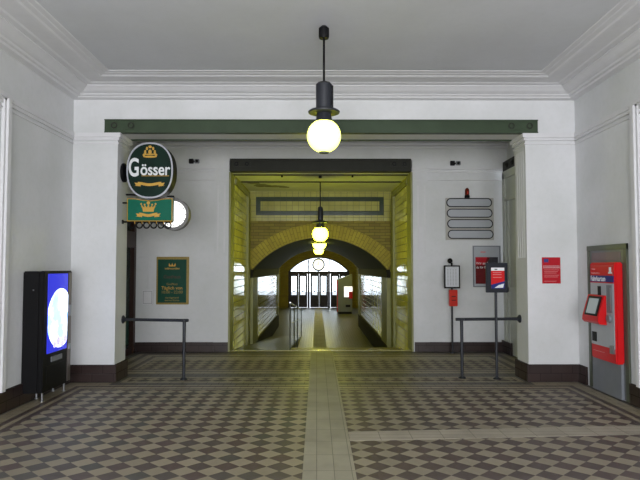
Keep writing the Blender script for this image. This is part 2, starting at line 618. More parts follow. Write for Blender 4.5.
# cornice, mitred round the hall
prof = [(0, 4.015), (.09, 4.025), (.105, 4.045), (.14, 4.05), (.155, 4.068), (.185, 4.074), (.22, 4.088), (.28, 4.125), (.30, 4.133), (.30, 4.145), (.37, 4.149), (.39, 4.16), (.57, 4.164), (.60, 4.168), (.62, 4.18), (.68, 4.184), (.69, 4.19), (.75, 4.192), (.76, 4.201), (.0, 4.201)]
co = MB()
rings = []
for s_, z in prof:
    rings.append([(XL + s_, REAR + s_, z), (XR - s_, REAR + s_, z), (XR - s_, YF - s_, z), (XL + s_, YF - s_, z)])
q = [p for r in rings for p in r]
fs = []
for i in range(len(rings) - 1):
    for j in range(4):
        fs.append((i * 4 + j, i * 4 + (j + 1) % 4, (i + 1) * 4 + (j + 1) % 4, (i + 1) * 4 + j))
co.poly(q, fs)
struct(co, 'trim_5', TRIM)

# steel beam over the pier opening
bm_ = MB().box(-3.04, 3.18, YF - .015, YF + .06, 3.545, 3.725).box(-3.04, 3.18, YF - .03, YF + .07, 3.535, 3.55)
bm_.box(-3.04, 3.18, YF - .03, YF + .02, 3.712, 3.728)
bm_.box(-2.85, 3.0, PB - .03, PB + .02, 3.525, 3.70)
for x in (-2.78, 2.92):                                   # riveted end plates
    bm_.box(x - .16, x + .16, YF - .022, YF, 3.59, 3.69)
struct(bm_, 'trim_6', BEAM)
riv = MB()
for x in (-2.9, -2.66, 2.80, 3.06):
    ring_prism(riv, ellipse(x, 3.64, .045, .045, 20), ellipse(x, 3.64, .03, .03, 20), 'y', YF - .03, YF - .015)
struct(riv, 'trim_7', DARKBEAM)
struct(MB().box(CL, CR, YF + .07, PB - .03, 3.54, 3.60), 'trim_8', TRIM)

# rear wall of the vestibule with the passage opening
bw = MB().box(XL - .25, OL, YB, YB + .45, -.9, H).box(OR, XR + .25, YB, YB + .45, -.9, H).box(OL, OR, YB, YB + .45, 3.70, H)
bw.box(-1.98, OL, YB - .03, YB, 0, 3.52).box(OR, 2.17, YB - .03, YB, 0, 3.52)       # flat pilasters beside the opening
struct(bw, 'wall_back', WHITE)
bt = MB()
for (a, b) in ((XL, -1.69), (1.84, XR)):
    for (z0, z1, e) in ((3.46, 3.48, .04), (3.52, 3.54, .045), (3.30, 3.31, .036)):
        bt.box(a, b, YB - e, YB, z0, z1)
bt.box(XL, XR, YB - .03, YB, 3.93, 3.955).box(XL, XR, YB - .05, YB, 3.985, 4.02).box(XL, XR, YB - .09, YB, 4.05, 4.2)
for (a, b) in ((-1.93, -1.90), (-1.80, -1.77), (1.95, 1.98), (2.08, 2.11)):
    bt.box(a, b, YB - .034, YB, 1.9, 3.2)
struct(bt, 'trim_9', TRIM)
# dark steel lintel over the passage
lb = MB().box(-1.68, 1.83, YB - .06, YB + .1, 3.50, 3.71).box(-1.68, 1.83, YB - .075, YB + .13, 3.468, 3.50)
lb.box(-1.68, 1.83, YB - .075, YB - .05, 3.69, 3.715).box(-1.68, 1.83, YB + .36, YB + .45, 3.462, 3.70)
for x in (-1.45, 1.60):
    lb.box(x - .17, x + .17, YB - .068, YB - .05, 3.56, 3.66)
struct(lb, 'trim_10', DARKBEAM)
struct(MB().box(OL, OR, YB + .13, YB + .36, 3.48, 3.70), 'trim_11', TRIM)
bo = MB()
for x in (-1.55, -1.35, 1.50, 1.70):
    ring_prism(bo, ellipse(x, 3.61, .04, .04, 20), ellipse(x, 3.61, .022, .022, 20), 'y', YB - .082, YB - .06)
for x in (-0.7, 0.72):
    bo.lathe([(.02, 0), (.02, .04)], x, YB + .4, 3.425, 12)
struct(bo, 'trim_12', BLACK)

# baseboards
b_ = MB().box(XL, -1.70, YB - .035, YB, 0, .18).box(XL, -1.98, YB - .05, YB, 0, .18)
struct(b_, 'baseboard_back', BASE)
struct(MB().box(1.88, 3.56, YB - .05, YB, 0, .18), 'baseboard_back_right', BASE)
b_ = MB().box(XL + .03, CL + .03, YF - .035, YF, 0, .24)
struct(b_, 'baseboard_pier_left', BASE)
struct(MB().box(CL, CL + .031, YF - .033, PB + .03, 0, .24), 'baseboard_reveal_left', BASE_Y)
struct(MB().box(CR - .03, XR - .03, YF - .035, YF, 0, .24), 'baseboard_pier_right', BASE)
struct(MB().box(CR - .031, CR, YF - .033, PB + .03, 0, .24), 'baseboard_reveal_right', BASE_Y)
struct(MB().box(XL, XL + .03, REAR, YF, 0, .24), 'baseboard_left', BASE_Y)
struct(MB().box(XR - .03, XR, REAR, 7.10, 0, .24).box(XR - .03, XR, 8.24, YF, 0, .24), 'baseboard_right', BASE_Y)
struct(MB().box(3.56, 3.59, 11.0, YB, 0, .22).box(3.59, 3.72, 11.42, YB, 0, .22), 'baseboard_vestibule', BASE_Y)

# door casings on the two side walls (only their far uprights are in view)
for n_, (xw, s_, y1) in enumerate(((XL, 1, 6.70), (XR, -1, 6.92))):
    c = MB()
    for (e, a, b) in ((.035, y1 - .14, y1), (.06, y1 - .10, y1 - .03), (.035, 4.9, 5.04), (.06, 4.93, 5.0)):
        c.box(xw, xw + s_ * e, a, b, .24 if b > 6 else 0, 3.49)
    c.box(xw, xw + s_ * .05, 4.88, y1 + .02, 3.49, 3.545)
    struct(c, 'trim_%d' % (13 + n_), TRIM)

# left vestibule door: brown frame, glass, green notice
d = struct(MB().box(XL - .06, XL + .05, 11.28, 11.40, 0, 2.85).box(XL - .06, XL + .05, 9.7, 9.80, 0, 2.85).box(XL - .06, XL + .05, 9.8, 11.28, 2.73, 2.85)
           .box(XL - .06, XL + .05, 9.8, 11.28, 1.98, 2.28).box(XL - .06, XL + .03, 9.8, 11.28, 0, .12), 'door_1', BROWNWOOD)
MB().box(XL - .05, XL - .03, 9.8, 11.28, .12, 1.98).build('pane', DARKGLASS, d)
MB().box(XL - .05, XL - .03, 9.8, 11.28, 2.28, 2.73).build('transom_pane', DARKGLASS, d)
MB().box(XL - .03, XL - .02, 10.75, 11.22, .18, .62).build('notice', POSTGREEN, d)
struct(MB().box(XL - .5, XL - .4, 9.4, 11.8, 0, 3).box(XL - .5, XL, 9.3, 9.7, 0, .01), 'wall_behind_door', DOORPAINT)
# right vestibule opening: pale panelled door under a short dark beam
d = struct(MB().box(3.60, 3.70, 9.3, 11.42, 0, 3.30).box(3.57, 3.60, 11.30, 11.42, .22, 3.40).box(3.57, 3.60, 11.1, 11.18, .22, 2.9)
           .box(3.57, 3.60, 10.0, 11.42, 3.30, 3.44).box(3.57, 3.60, 10.0, 11.3, 2.86, 2.93).box(3.57, 3.60, 10.0, 11.3, 1.15, 1.25), 'door_2', DOORPAINT)
bxm = MB().box(3.60, XR, 9.3, 11.46, 3.46, 3.64)
for y in (10.9, 11.2):
    ring_prism(bxm, ellipse(y, 3.55, .05, .05, 16), ellipse(y, 3.55, .03, .03, 16), 'x', 3.58, 3.60)
struct(bxm, 'trim_15', DARKBEAM)

# ------------------------------------------------------------------ structure: passage behind the opening
def wallside(x, s_, y0, y1, z0, z1, t=.25):
    return MB().box(x, x - s_ * t, y0, y1, z0, z1)


struct(MB().box(DL, DL - .25, YB + .45, YA, LOW - .1, 3.6), 'wall_chamber_left', TILE_Y)
struct(MB().box(DR, DR + .25, YB + .45, YA, LOW - .1, 3.6), 'wall_chamber_right', TILE_Y)
jm = MB().box(OL, OL + .035, YB - .04, YB + .47, 0, 3.46).box(OR - .035, OR, YB - .04, YB + .47, 0, 3.46)
jm.box(DL, DL + .05, 14.1, 14.5, -.3, 3.3).box(DR - .05, DR, 14.1, 14.5, -.3, 3.3)
jm.box(DL, DL + .035, YB + .47, 14.5, 3.30, 3.40).box(DR - .035, DR, YB + .47, 14.5, 3.30, 3.40)
struct(jm, 'trim_16', STONE)
struct(MB().box(-2.0, 2.2, YB + .45, YA + .3, 3.49, 3.6), 'ceiling_chamber', plaster('flaking_ceiling', (222, 224, 200), (160, 160, 140)))
pe = MB()                                                # patches where the ceiling paint has flaked off
for (cx, cy, a, b) in ((-1.25, 13.6, .22, .25), (-1.0, 13.75, .3, .16), (-1.4, 13.2, .15, .2), (-0.75, 13.9, .12, .12)):
    pts = []
    for k in range(22):
        t = 2 * PI * k / 22
        w_ = random.uniform(.75, 1.15)
        pts.append((cx + a * w_ * math.cos(t), cy + b * w_ * math.sin(t)))
    pe.prism(pts, 'z', 3.486, 3.49)
struct(pe, 'ceiling_patch', plain('bare_ceiling_patch', (140, 140, 112), 0.8))
struct(MB().box(-1.66, 1.85, 12.95, 12.99, 3.462, 3.49), 'trim_17', DARKBEAM)


def arc_pts(hw, spr, crown, cx, n=40):
    rise = crown - spr
    R = (hw * hw + rise * rise) / (2 * rise)
    cz = crown - R
    a = math.asin(hw / R)
    return [(cx + R * math.sin(-a + 2 * a * k / n), cz + R * math.cos(-a + 2 * a * k / n)) for k in range(n + 1)]


def arch_wall(mb, arc, x0, x1, ztop, y0, y1):
    """wall band above an arch opening, from y0 (face) to y1"""
    n = len(arc)
    for k in range(n - 1):
        (xa, za), (xb, zb) = arc[k], arc[k + 1]
        mb.poly([(xa, y0, za), (xb, y0, zb), (xb, y0, ztop), (xa, y0, ztop), (xa, y1, za), (xb, y1, zb), (xb, y1, ztop), (xa, y1, ztop)],
                [(0, 1, 2, 3), (4, 7, 6, 5), (0, 4, 5, 1)])
    return mb


arc = arc_pts(HW, SPR, CROWN, CX)
aw = arch_wall(MB(), arc, 0, 0, 2.76, YA, YA + .25)
aw.box(-1.95, CX - HW, YA, YA + .25, SPR, 2.76).box(CX + HW, 2.15, YA, YA + .25, SPR, 2.76)
struct(aw, 'wall_arch', BRICK_X)
struct(MB().box(-1.95, 2.15, YA - .005, YA + .25, 2.76, 3.55), 'wall_frieze', TILE_X)
fr = MB()
fx0, fx1, fz0, fz1, ft = -1.496, 1.658, 2.90, 3.356, .11
fr.box(fx0, fx1, YA - .012, YA, fz1 - ft, fz1).box(fx0, fx1, YA - .012, YA, fz0, fz0 + ft)
fr.box(fx0, fx0 + ft, YA - .012, YA, fz0 + ft, fz1 - ft).box(fx1 - ft, fx1, YA - .012, YA, fz0 + ft, fz1 - ft)
struct(fr, 'trim_18', TILE_DK)
# radial brick ring round the arch
outer = []
ang = math.asin(HW / ARC_R)
n = 40
vr = MB()
for k in range(n):
    a0, a1 = -ang + 2 * ang * k / n, -ang + 2 * ang * (k + 1) / n
    P = []
    for y in (YA - .012, YA + .02):
        for (a, r) in ((a0, ARC_R), (a1, ARC_R), (a1, ARC_R + .34), (a0, ARC_R + .34)):
            x = CX + r * math.sin(a); z = ARC_CZ + r * math.cos(a)
            x = max(-1.655, min(1.845, x))
            P.append((x, y, z))
    vr.poly(P, [(0, 1, 2, 3), (4, 7, 6, 5), (0, 4, 5, 1), (2, 6, 7, 3)])
struct(vr, 'trim_19', VOUSS)
# vault
vt = MB()
for k in range(len(arc) - 1):
    (xa, za), (xb, zb) = arc[k], arc[k + 1]
    vt.poly([(xa, YA + .24, za), (xb, YA + .24, zb), (xb, YV, zb), (xa, YV, za), (xa, YA + .24, za + .2), (xb, YA + .24, zb + .2), (xb, YV, zb + .2), (xa, YV, za + .2)],
            [(0, 1, 2, 3), (4, 5, 6, 7), (2, 3, 7, 6)], 0, True)
struct(vt, 'ceiling_vault', SOFFIT)
WL, WR = CX - HW, CX + HW
struct(MB().box(WL, WL - .25, YA, YV, -.30, SPR), 'wall_passage_left', TILE_Y)
struct(MB().box(WR, WR + .25, YA, YV, -.30, SPR), 'wall_passage_right', TILE_Y)
struct(MB().box(WL + .04, WL - .25, YA, YV, LOW - .1, -.30), 'baseboard_passage_left', PLINTH)
struct(MB().box(WR - .04, WR + .25, YA, YV, LOW - .1, -.30), 'baseboard_passage_right', PLINTH)
im = MB()
for (z0, z1, e) in ((1.36, 1.50, .03), (1.50, 1.56, .05)):
    im.box(WL - .06, WL + e, YA - .03, YV, z0, z1).box(WR - e, WR + .06, YA - .03, YV, z0, z1)
struct(im, 'trim_20', PLINTH)
pl = MB()
for (a, b) in ((YA - .02, 15.9), (24.0, YV + .02)):
    pl.box(WL - .2, WL + .03, a, b, LOW, 1.355).box(WR - .03, WR + .2, a, b, LOW, 1.355)
struct(pl, 'trim_21', STONE)
# second part of the passage, wider
arc2 = arc_pts(2.25, 1.7, 2.85, .1)
OCHRE = brick('ochre_brick_side', (1, 2), 0.26, 0.075, (180, 164, 92), (164, 144, 80), (120, 108, 66), 0.007, 0.6, 0.4)
v2 = MB()
for k in range(len(arc2) - 1):
    (xa, za), (xb, zb) = arc2[k], arc2[k + 1]
    v2.poly([(xa, YV, za), (xb, YV, zb), (xb, YE + .3, zb), (xa, YE + .3, za), (xa, YV, za + .2), (xb, YV, zb + .2), (xb, YE + .3, zb + .2), (xa, YE + .3, za + .2)],
            [(0, 1, 2, 3), (4, 5, 6, 7)], 0, True)
struct(v2, 'ceiling_far_vault', OCHRE)
struct(MB().box(-2.15, -2.4, YV, YE + .3, LOW - .1, 1.8), 'wall_far_left', TILE_Y)
struct(MB().box(2.35, 2.6, YV, YE + .3, LOW - .1, 1.8), 'wall_far_right', TILE_Y)
aw = arch_wall(MB(), arc, 0, 0, 3.1, YV - .02, YV + .2)
aw.box(-2.4, WL, YV - .02, YV + .2, LOW, 3.1).box(WR, 2.6, YV - .02, YV + .2, LOW, 3.1)
struct(aw, 'wall_far_arch', BRICK_X)
arc3 = arc_pts(1.84, 1.38, 2.28, .13)
aw = arch_wall(MB(), arc3, 0, 0, 3.1, YE, YE + .3)
aw.box(-2.4, .13 - 1.84, YE, YE + .3, LOW, 3.1).box(.13 + 1.84, 2.6, YE, YE + .3, LOW, 3.1)
struct(aw, 'wall_end', BRICK_X)

# lower floor, steps, ramp
lo = MB().box(-2.4, 2.6, 13.2, YE + .3, LOW - .1, LOW)
struct(lo, 'floor_lower', M_LOWER)
struct(MB().box(-.11, .306, 13.2, YE, LOW, LOW + .004), 'floor_lower_strip', M_STRIP)
st = MB()
for k in range(5):
    z = -(k + 1) * .156
    st.box(-.56, DR, 11.7 + k * .3, 13.3, z - .156 if k < 4 else LOW - .1, z)
st.box(DL, DR, 11.55, 11.7, -.9, -.002)
struct(st, 'floor_steps', M_TAN)
struct(MB().box(-1.66, 1.85, 11.66, 11.705, -.03, .006), 'trim_22', plain('brass_step_edge', (150, 148, 110), 0.25, 0.3))
struct(MB().prism([(11.7, -.9), (11.7, 0), (21, LOW), (21, -.9)], 'x', DL, -.56), 'floor_ramp', M_LOWER)
struct(MB().box(-12, 12, YE + .3, 60, LOW - .12, LOW - .02), 'ground_outside', PAVE)
struct(MB().box(-8, 8, -12, REAR - .2, -.12, -.005), 'ground_entrance', PAVE)

# ------------------------------------------------------------------ end doors with fanlight
FRY0, FRY1 = YE + .05, YE + .2
dd = MB()
cx = .13
arci = arc_pts(1.74, 1.38, 2.20, .13)
for k in range(40):
    (xa, za), (xb, zb) = arc3[k], arc3[k + 1]
    (xc, zc), (xd, zd) = arci[k], arci[k + 1]
    dd.poly([(xa, FRY0, za), (xb, FRY0, zb), (xd, FRY0, zd), (xc, FRY0, zc), (xa, FRY1, za), (xb, FRY1, zb), (xd, FRY1, zd), (xc, FRY1, zc)],
            [(0, 1, 2, 3), (4, 7, 6, 5), (3, 2, 6, 7)])
dd.box(cx - 1.84, cx + 1.84, FRY0, FRY1, 1.25, 1.40)
for x in (-1.79, -.615, .615, 1.79):
    dd.box(cx + x - .06, cx + x + .06, FRY0, FRY1, LOW, 1.25)
for x in (-.615, .615):
    dd.box(cx + x - .04, cx + x + .04, FRY0, FRY1, 1.40, 2.10)
door = struct(dd, 'door_3', DOORWOOD)
MB().prism([(cx - 1.74, 1.39)] + arci[1:-1] + [(cx + 1.74, 1.39)], 'y', YE + .12, YE + .13).build('fanlight_pane', GLASS, door)
for i in range(3):
    for s_ in (0, 1):
        x0 = cx - 1.73 + i * 1.2 + (0 if s_ == 0 else .535) - (.03 if i == 0 else 0) + .02 * i
        x1 = x0 + .525
        lf = MB().box(x0, x0 + .11, FRY0 + .03, FRY1 - .03, LOW + .02, 1.25).box(x1 - .11, x1, FRY0 + .03, FRY1 - .03, LOW + .02, 1.25)
        lf.box(x0 + .11, x1 - .11, FRY0 + .03, FRY1 - .03, 1.10, 1.25).box(x0 + .11, x1 - .11, FRY0 + .03, FRY1 - .03, LOW + .02, -.02)
        lf.box(x0 + .16, x1 - .16, FRY0 + .015, FRY0 + .03, LOW + .15, -.12)
        leaf = lf.build('door_leaf', DOORWOOD, door)
        MB().box(x0 + .11, x1 - .11, YE + .12, YE + .13, -.02, 1.10).build('pane', GLASS, leaf)
        xh = x1 - .05 if s_ == 0 else x0 + .05
        MB().tube([(xh, FRY0 - .03, -.55), (xh, FRY0 - .03, .35)], .022, 8).box(xh - .01, xh + .01, FRY0 - .03, FRY0 + .04, -.52, -.5).box(xh - .01, xh + .01, FRY0 - .03, FRY0 + .04, .3, .32).build('handle', MIDGREY, leaf)
        MB().box(x0 + .2, x1 - .2, YE + .112, YE + .119, .16, .24).build('sticker', BLUE, leaf)
# round clock in the fanlight
ck = thing('wall_clock', 'round white station clock with a dark rim in the fanlight over the far doors', 'clock', (.13, YE + .02, 1.46))
cz = 1.80
rg = MB()
ring_prism(rg, ellipse(.11, cz, .39, .39), ellipse(.11, cz, .31, .31), 'y', YE - .04, YE + .06)
rg.box(.10, .12, YE, YE + .06, 1.40, cz - .36)
rg.build('rim', BLACK, ck)
MB().prism(ellipse(.11, cz, .32, .32), 'y', YE, YE + .02).build('dial', emit('lit_dial', (1, 1, .95), .9), ck)
MB().box(.10, .12, YE - .012, YE, cz, cz + .2).build('minute_hand', BLACK, ck)
MB().box(.02, .11, YE - .012, YE, cz - .01, cz + .012).build('hour_hand', BLACK, ck)

# ------------------------------------------------------------------ lamps
def sphere_prof(r, a0=-88, a1=88, n=16):
    return [(r * math.cos(math.radians(a0 + (a1 - a0) * k / n)), r * math.sin(math.radians(a0 + (a1 - a0) * k / n))) for k in range(n + 1)]


def pendant(label, x, y, zc, r, ztop, glow, w=1.0):
    t = thing('pendant_lamp', label, 'lamp', (x, y, ztop), 'opal globe pendant lamps')
    MB().lathe(sphere_prof(r, -84, 72), x, y, zc, 32).build('globe', glow, t)
    zt = zc + r * .95
    MB().lathe([(.10, zt - .03), (.085, zt + .01), (.075, zt + .08)], x, y, 0).build('globe_collar', IRON, t)
    MB().lathe([(.06, zt + .07), (.165, zt + .075), (.17, zt + .09), (.15, zt + .105), (.06, zt + .13)], x, y, 0, 32).build('shade_disc', IRON, t)
    body = MB().lathe([(.085 * w, zt + .12), (.088 * w, zt + .38), (.07 * w, zt + .40), (.03 * w, zt + .415)], x, y, 0, 20)
    b = body.build('lamp_body', IRON, t)
    MB().box(x + .086 * w, x + .10 * w, y - .02, y + .02, zt + .14, zt + .37).build('cover_rib', BLACK, b)
    MB().lathe([(.012, zt + .41), (.012, ztop - .13)], x, y, 0, 10).build('rod', BLACK, t)
    MB().lathe([(.05 * w, ztop - .14 * w * w), (.056 * w, ztop - .12 * w * w), (.056 * w, ztop - .03 * w * w), (.03, ztop - .005), (.012, ztop)], x, y, 0, 20).build('ceiling_cup', BLACK, t)
    MB().lathe([(.02, zc - r - .012), (.05, zc - r - .006), (.055, zc - r + .012)], x, y, 0, 20).build('bottom_cap', OLIVE, t)
    return t


pendant('large glowing globe pendant on a black rod, hanging nearest from the hall ceiling', .077, 6.3, 3.005, .18, H, GLOBE_HALL)
pendant('glowing globe pendant hanging inside the passage before the brick arch', .072, 12.15, 2.29, .16, 3.49, GLOBE, .6)
for y, lab in ((17.7, 'half-globe ceiling lamp under the vault, the nearer and larger of the two'),
               (23.8, 'half-globe ceiling lamp under the vault, the farther one just above the fanlight')):
    t = thing('ceiling_lamp', lab, 'lamp', (CX, y, CROWN), 'half-globe lamps under the vault')
    MB().lathe([(.06, -.205), (.12, -.19), (.17, -.13), (.20, -.06), (.205, -.02)], CX, y, CROWN, 28).build('glass_bowl', BOWL, t)
    MB().lathe([(.215, -.025), (.215, -.008), (.2, -.003)], CX, y, CROWN, 28).build('mounting_ring', IRON, t)

# ------------------------------------------------------------------ vending machine
vx0, vx1, vy0, vy1 = XL + .004, -3.235, 7.12, 7.93
vm = thing('vending_machine', 'tall black vending machine with a lit blue picture on its front by the left pier', 'vending machine', (-3.39, 7.64, 0))
MB().bbox(vx0, vx1 - .05, vy0, vy1, .12, 1.56, .012).build('cabinet', BLACK, vm)
dr = MB().bbox(vx1 - .05, vx1, vy0 + .005, vy1 - .005, .12, 1.565, .01).build('door', BLACK, vm)
MB().box(vx1 - .004, vx1 + .008, vy0 + .10, vy1 - .15, .57, 1.53).build('lit_picture', emit('blue_backlit_picture', (.03, .04, .75), .8, (0.02, 0.02, 0.3, 1)), dr)


def swirl():
    m, nt, bs = new_mat('white_backlit_swirl')
    p = position(nt)
    w = ramp(nt, noise(nt, p, 7, 5), .42, .58)
    c = mix(nt, w, (.25, .5, 1.0, 1), (.9, .97, 1, 1))
    nt.links.new(c, bs.inputs['Emission Color'])
    bs.inputs['Emission Strength'].default_value = 2.6
    bs.inputs['Base Color'].default_value = (.3, .4, .8, 1)
    return m


lt = MB()
cyy, czz = 7.57, .97
pts = []
for k in range(48):
    t = 2 * PI * k / 48
    y = max(vy0 + .105, min(vy1 - .155, cyy + .37 * math.cos(t)))
    pts.append((y, czz + .36 * math.sin(t)))
lt.prism(pts, 'x', vx1 + .008, vx1 + .011)
sw = lt.build('glowing_disc', swirl(), dr)
tt = MB()
pts2 = []
for k in range(17):
    a = math.radians(10 + 160 * k / 16)
    pts2.append((vx1 + .012, min(vy1 - .16, cyy + .34 * math.cos(a)), czz + .37 * math.sin(a)))
tt.tube(pts2, .006, 6)
tt.build('bright_rim', emit('pale_backlit_line', (.6, .75, 1), 2.2), dr)
bb = MB()
for (y, z, r) in ((7.42, .66, .04), (7.52, .69, .055), (7.63, .65, .04), (7.72, .70, .05)):
    bb.prism(ellipse(y, z, r, r, 16), 'x', vx1 + .008, vx1 + .0115)
bb.build('small_glow', emit('violet_backlit_spots', (.35, .3, 1.0), 1.6), dr)
MB().box(vx1 - .004, vx1 + .01, vy1 - .12, vy1 - .03, .14, 1.54).build('chrome_strip', plain('brown_steel', (120, 112, 108), .3, .7), dr)
MB().box(vx1, vx1 + .02, vy1 - .11, vy1 - .05, .98, 1.12).build('coin_slot', STEEL, dr)
MB().box(vx1, vx1 + .02, vy1 - .11, vy1 - .05, .55, .62).build('coin_return', STEEL, dr)
MB().box(vx1 - .004, vx1 + .005, vy0 + .10, vy1 - .2, .22, .42).build('delivery_flap', BLACK, dr)
MB().box(vx1, vx1 + .012, vy0 + .22, vy0 + .52, .46, .52).build('button_row', MIDGREY, dr)
for (x, y) in ((vx1 - .06, vy0 + .14), (vx1 - .06, vy1 - .05), (vx0 + .05, vy0 + .3), (vx0 + .05, vy1 - .05)):
    MB().lathe([(.022, 0), (.022, .01), (.013, .015), (.013, .125)], x, y, 0, 12).build('foot', STEEL, vm)
MB().box(vx0 + .12, vx0 + .135, vy0 - .004, vy0, 1.33, 1.345).build('lock', STEEL, vm)

# ------------------------------------------------------------------ ticket machine in the right wall
tm = thing('ticket_machine', 'red ticket machine with a tilted screen set in a grey-green frame on the right wall', 'ticket machine', (3.66, 7.68, 0))
f = MB()
xf0, xf1 = XR - .03, XR - .002
f.box(xf0, xf1, 7.10, 7.17, 0.01, 1.89).box(xf0, xf1, 8.07, 8.13, 0.01, 1.89).box(xf0 - .004, xf1, 7.10, 8.13, 1.83, 1.895)
f.build('frame', OLIVE, tm)
MB().box(XR - .015, xf1, 7.17, 8.07, 0.01, 1.83).build('back_plate', GREYMETAL, tm)
MB().box(XR - .05, xf1 - .01, 7.24, 7.98, .01, .45).build('kick_panel', MIDGREY, tm)
MB().box(XR - .022, XR - .014, 7.26, 8.0, 1.70, 1.80).build('faded_sign', plain('faded_sign', (120, 104, 104), .5), tm)
bxx = 3.60
body = MB().bbox(bxx, XR - .02, 7.2, 7.86, .44, 1.67, .015).build('housing', RED, tm)
MB().box(bxx - .006, bxx + .01, 7.23, 7.84, .62, 1.41).build('control_panel', PALEGREY, body)
MB().box(bxx - .008, bxx + .01, 7.23, 7.84, 1.425, 1.505).build('blue_band', BLUE, body)
text('lettering', 'Fahrkarten', 7.82, 1.463, bxx - .009, .095, WPRINT, body, 'x', .002, 'LEFT', .95)
text('lettering', 'Tickets', 7.81, 1.585, bxx - .001, .035, PINKPRINT, body, 'x', .002, 'LEFT')
text('lettering', 'Bargeld und Karte', 7.81, 1.535, bxx - .001, .03, PINKPRINT, body, 'x', .002, 'LEFT')
MB().box(bxx - .004, bxx, 7.29, 7.34, 1.55, 1.61).box(bxx - .004, bxx, 7.27, 7.36, 1.53, 1.55).build('pictogram', WPRINT, body)
MB().box(bxx - .003, bxx, 7.24, 7.83, 1.625, 1.628).build('line', PINKPRINT, body)
MB().box(bxx - .012, bxx - .005, 7.55, 7.63, 1.24, 1.37).build('card_slot', BLACK, body)
MB().box(bxx - .012, bxx - .005, 7.27, 7.40, 1.05, 1.39).build('display_window', MIDGREY, body)
MB().box(bxx - .014, bxx - .011, 7.29, 7.31, 1.08, 1.36).build('glass_edge', STEEL, body)
MB().lathe([(.045, -.025), (.05, 0), (.03, .01)], bxx - .012, 7.33, .98, 20, axis='x').build('coin_tray', MIDGREY, body)
MB().box(bxx - .014, bxx - .005, 7.69, 7.80, .66, .78).build('coin_return', BLACK, body)
MB().box(bxx - .03, bxx, 7.24, 7.31, .56, .66).build('lock', STEEL, body)
MB().box(bxx - .002, bxx, 7.5, 7.8, .54, .545).build('line', PINKPRINT, body)
hood = MB().prism([(bxx + .005, 1.26), (bxx - .03, 1.255), (bxx - .11, .985), (bxx - .115, .93), (bxx - .09, .90), (bxx + .005, .89)], 'y', 7.42, 7.86).build('screen_hood', RED, body)
sc = MB()
u0, u1 = Vector((bxx - .037, 1.238)), Vector((bxx - .105, .998))
nrm = Vector((-.009, .004))
sc.poly([(u0.x + nrm.x, 7.46, u0.y + nrm.y), (u0.x + nrm.x, 7.80, u0.y + nrm.y), (u1.x + nrm.x, 7.80, u1.y + nrm.y), (u1.x + nrm.x, 7.46, u1.y + nrm.y),
         (u0.x, 7.46, u0.y), (u0.x, 7.80, u0.y), (u1.x, 7.80, u1.y), (u1.x, 7.46, u1.y)],
        [(0, 1, 2, 3), (4, 5, 6, 7), (0, 4, 5, 1), (1, 5, 6, 2), (2, 6, 7, 3), (3, 7, 4, 0)])
s1 = sc.build('screen_bezel', BLACK, hood)
sc2 = MB()
u0 = u0.lerp(u1, .12); u1 = u1.lerp(u0, .1)
nn = nrm * 1.3
sc2.poly([(u0.x + nn.x, 7.50, u0.y + nn.y), (u0.x + nn.x, 7.76, u0.y + nn.y), (u1.x + nn.x, 7.76, u1.y + nn.y), (u1.x + nn.x, 7.50, u1.y + nn.y)], [(0, 1, 2, 3)])
sc2.build('screen', emit('grey_screen', (.30, .36, .36), .5, (.1, .1, .1, 1)), hood)

# ------------------------------------------------------------------ oval sign, banner sign, clock on the left pier
SY = 8.75
g = thing('oval_sign', 'big oval green sign with silver rim and white lettering on the left pier', 'sign', (CL, SY, 2.63))
ox, oz, oa, ob = -2.43, 3.02, .337, .41
MB().prism(ellipse(ox + .01, oz, oa * .985, ob * .985, 48, 2.3), 'y', SY - .09, SY + .13).build('box', BLACK, g)
face = MB().prism(ellipse(ox, oz, oa * .95, ob * .95, 48, 2.3), 'y', SY - .102, SY - .088).build('face', SIGNGREEN, g)
ring_prism(r_ := MB(), ellipse(ox, oz, oa, ob, 48, 2.3), ellipse(ox, oz, oa * .94, ob * .945, 48, 2.3), 'y', SY - .112, SY - .085)
r_.build('rim', SILVER, g)
text('lettering', 'G', ox - .232, oz + .03, SY - .104, .37, WPRINT, face, 'y', .004, 'CENTER', .60, .008)
text('lettering', 'össer', ox + .078, oz + .006, SY - .105, .245, WPRINT, face, 'y', .004, 'CENTER', .80, .004)
MB().box(ox - .12, ox + .28, SY - .106, SY - .102, oz - .085, oz - .077).build('underline', GOLD, face)
cr = MB()
for (x, z, w, h) in ((0, .20, .20, .03), (0, .235, .15, .02), (0, .345, .05, .04), (-.07, .26, .03, .08), (.07, .26, .03, .08), (0, .27, .05, .07),
                     (-.045, .32, .03, .05), (.045, .32, .03, .05), (-.09, .225, .03, .04), (.09, .225, .03, .04)):
    cr.prism(ellipse(ox + x, oz + z, w / 2, h / 2, 14), 'y', SY - .107, SY - .102)
cr.build('crest', GOLD, face)


def ribbon(mb, cx, cz, w, h, y0, y1):
    up, dn = [], []
    for k in range(17):
        t = -1 + 2 * k / 16
        z = cz + .16 * h * math.cos(t * PI) * -1 + (.25 * h if abs(t) > .85 else 0) * 0
        up.append((cx + t * w / 2, z + h * .28)); dn.append((cx + t * w / 2, z - h * .28))
    mb.prism(up + dn[::-1], 'y', y0, y1)
    for s_ in (-1, 1):
        x = cx + s_ * w / 2
        mb.prism([(x - s_ * .04, cz - h * .5), (x + s_ * .05, cz - h * .35), (x + s_ * .025, cz - .02), (x + s_ * .05, cz + h * .3), (x - s_ * .04, cz + h * .1)], 'y', y0 + .002, y1)
    return mb


ribbon(MB(), ox, oz - .20, .34, .07, SY - .108, SY - .102).build('ribbon', GOLD, face)
MB().tube([(CL, SY, oz - .02), (ox - oa, SY, oz - .02)], .02).build('bracket', BLACK, g)

MB().lathe([(.14, 0), (.14, .03), (.08, .06)], CL, SY, oz - .02, 24, axis='x').build('wall_plate', BLACK, g)

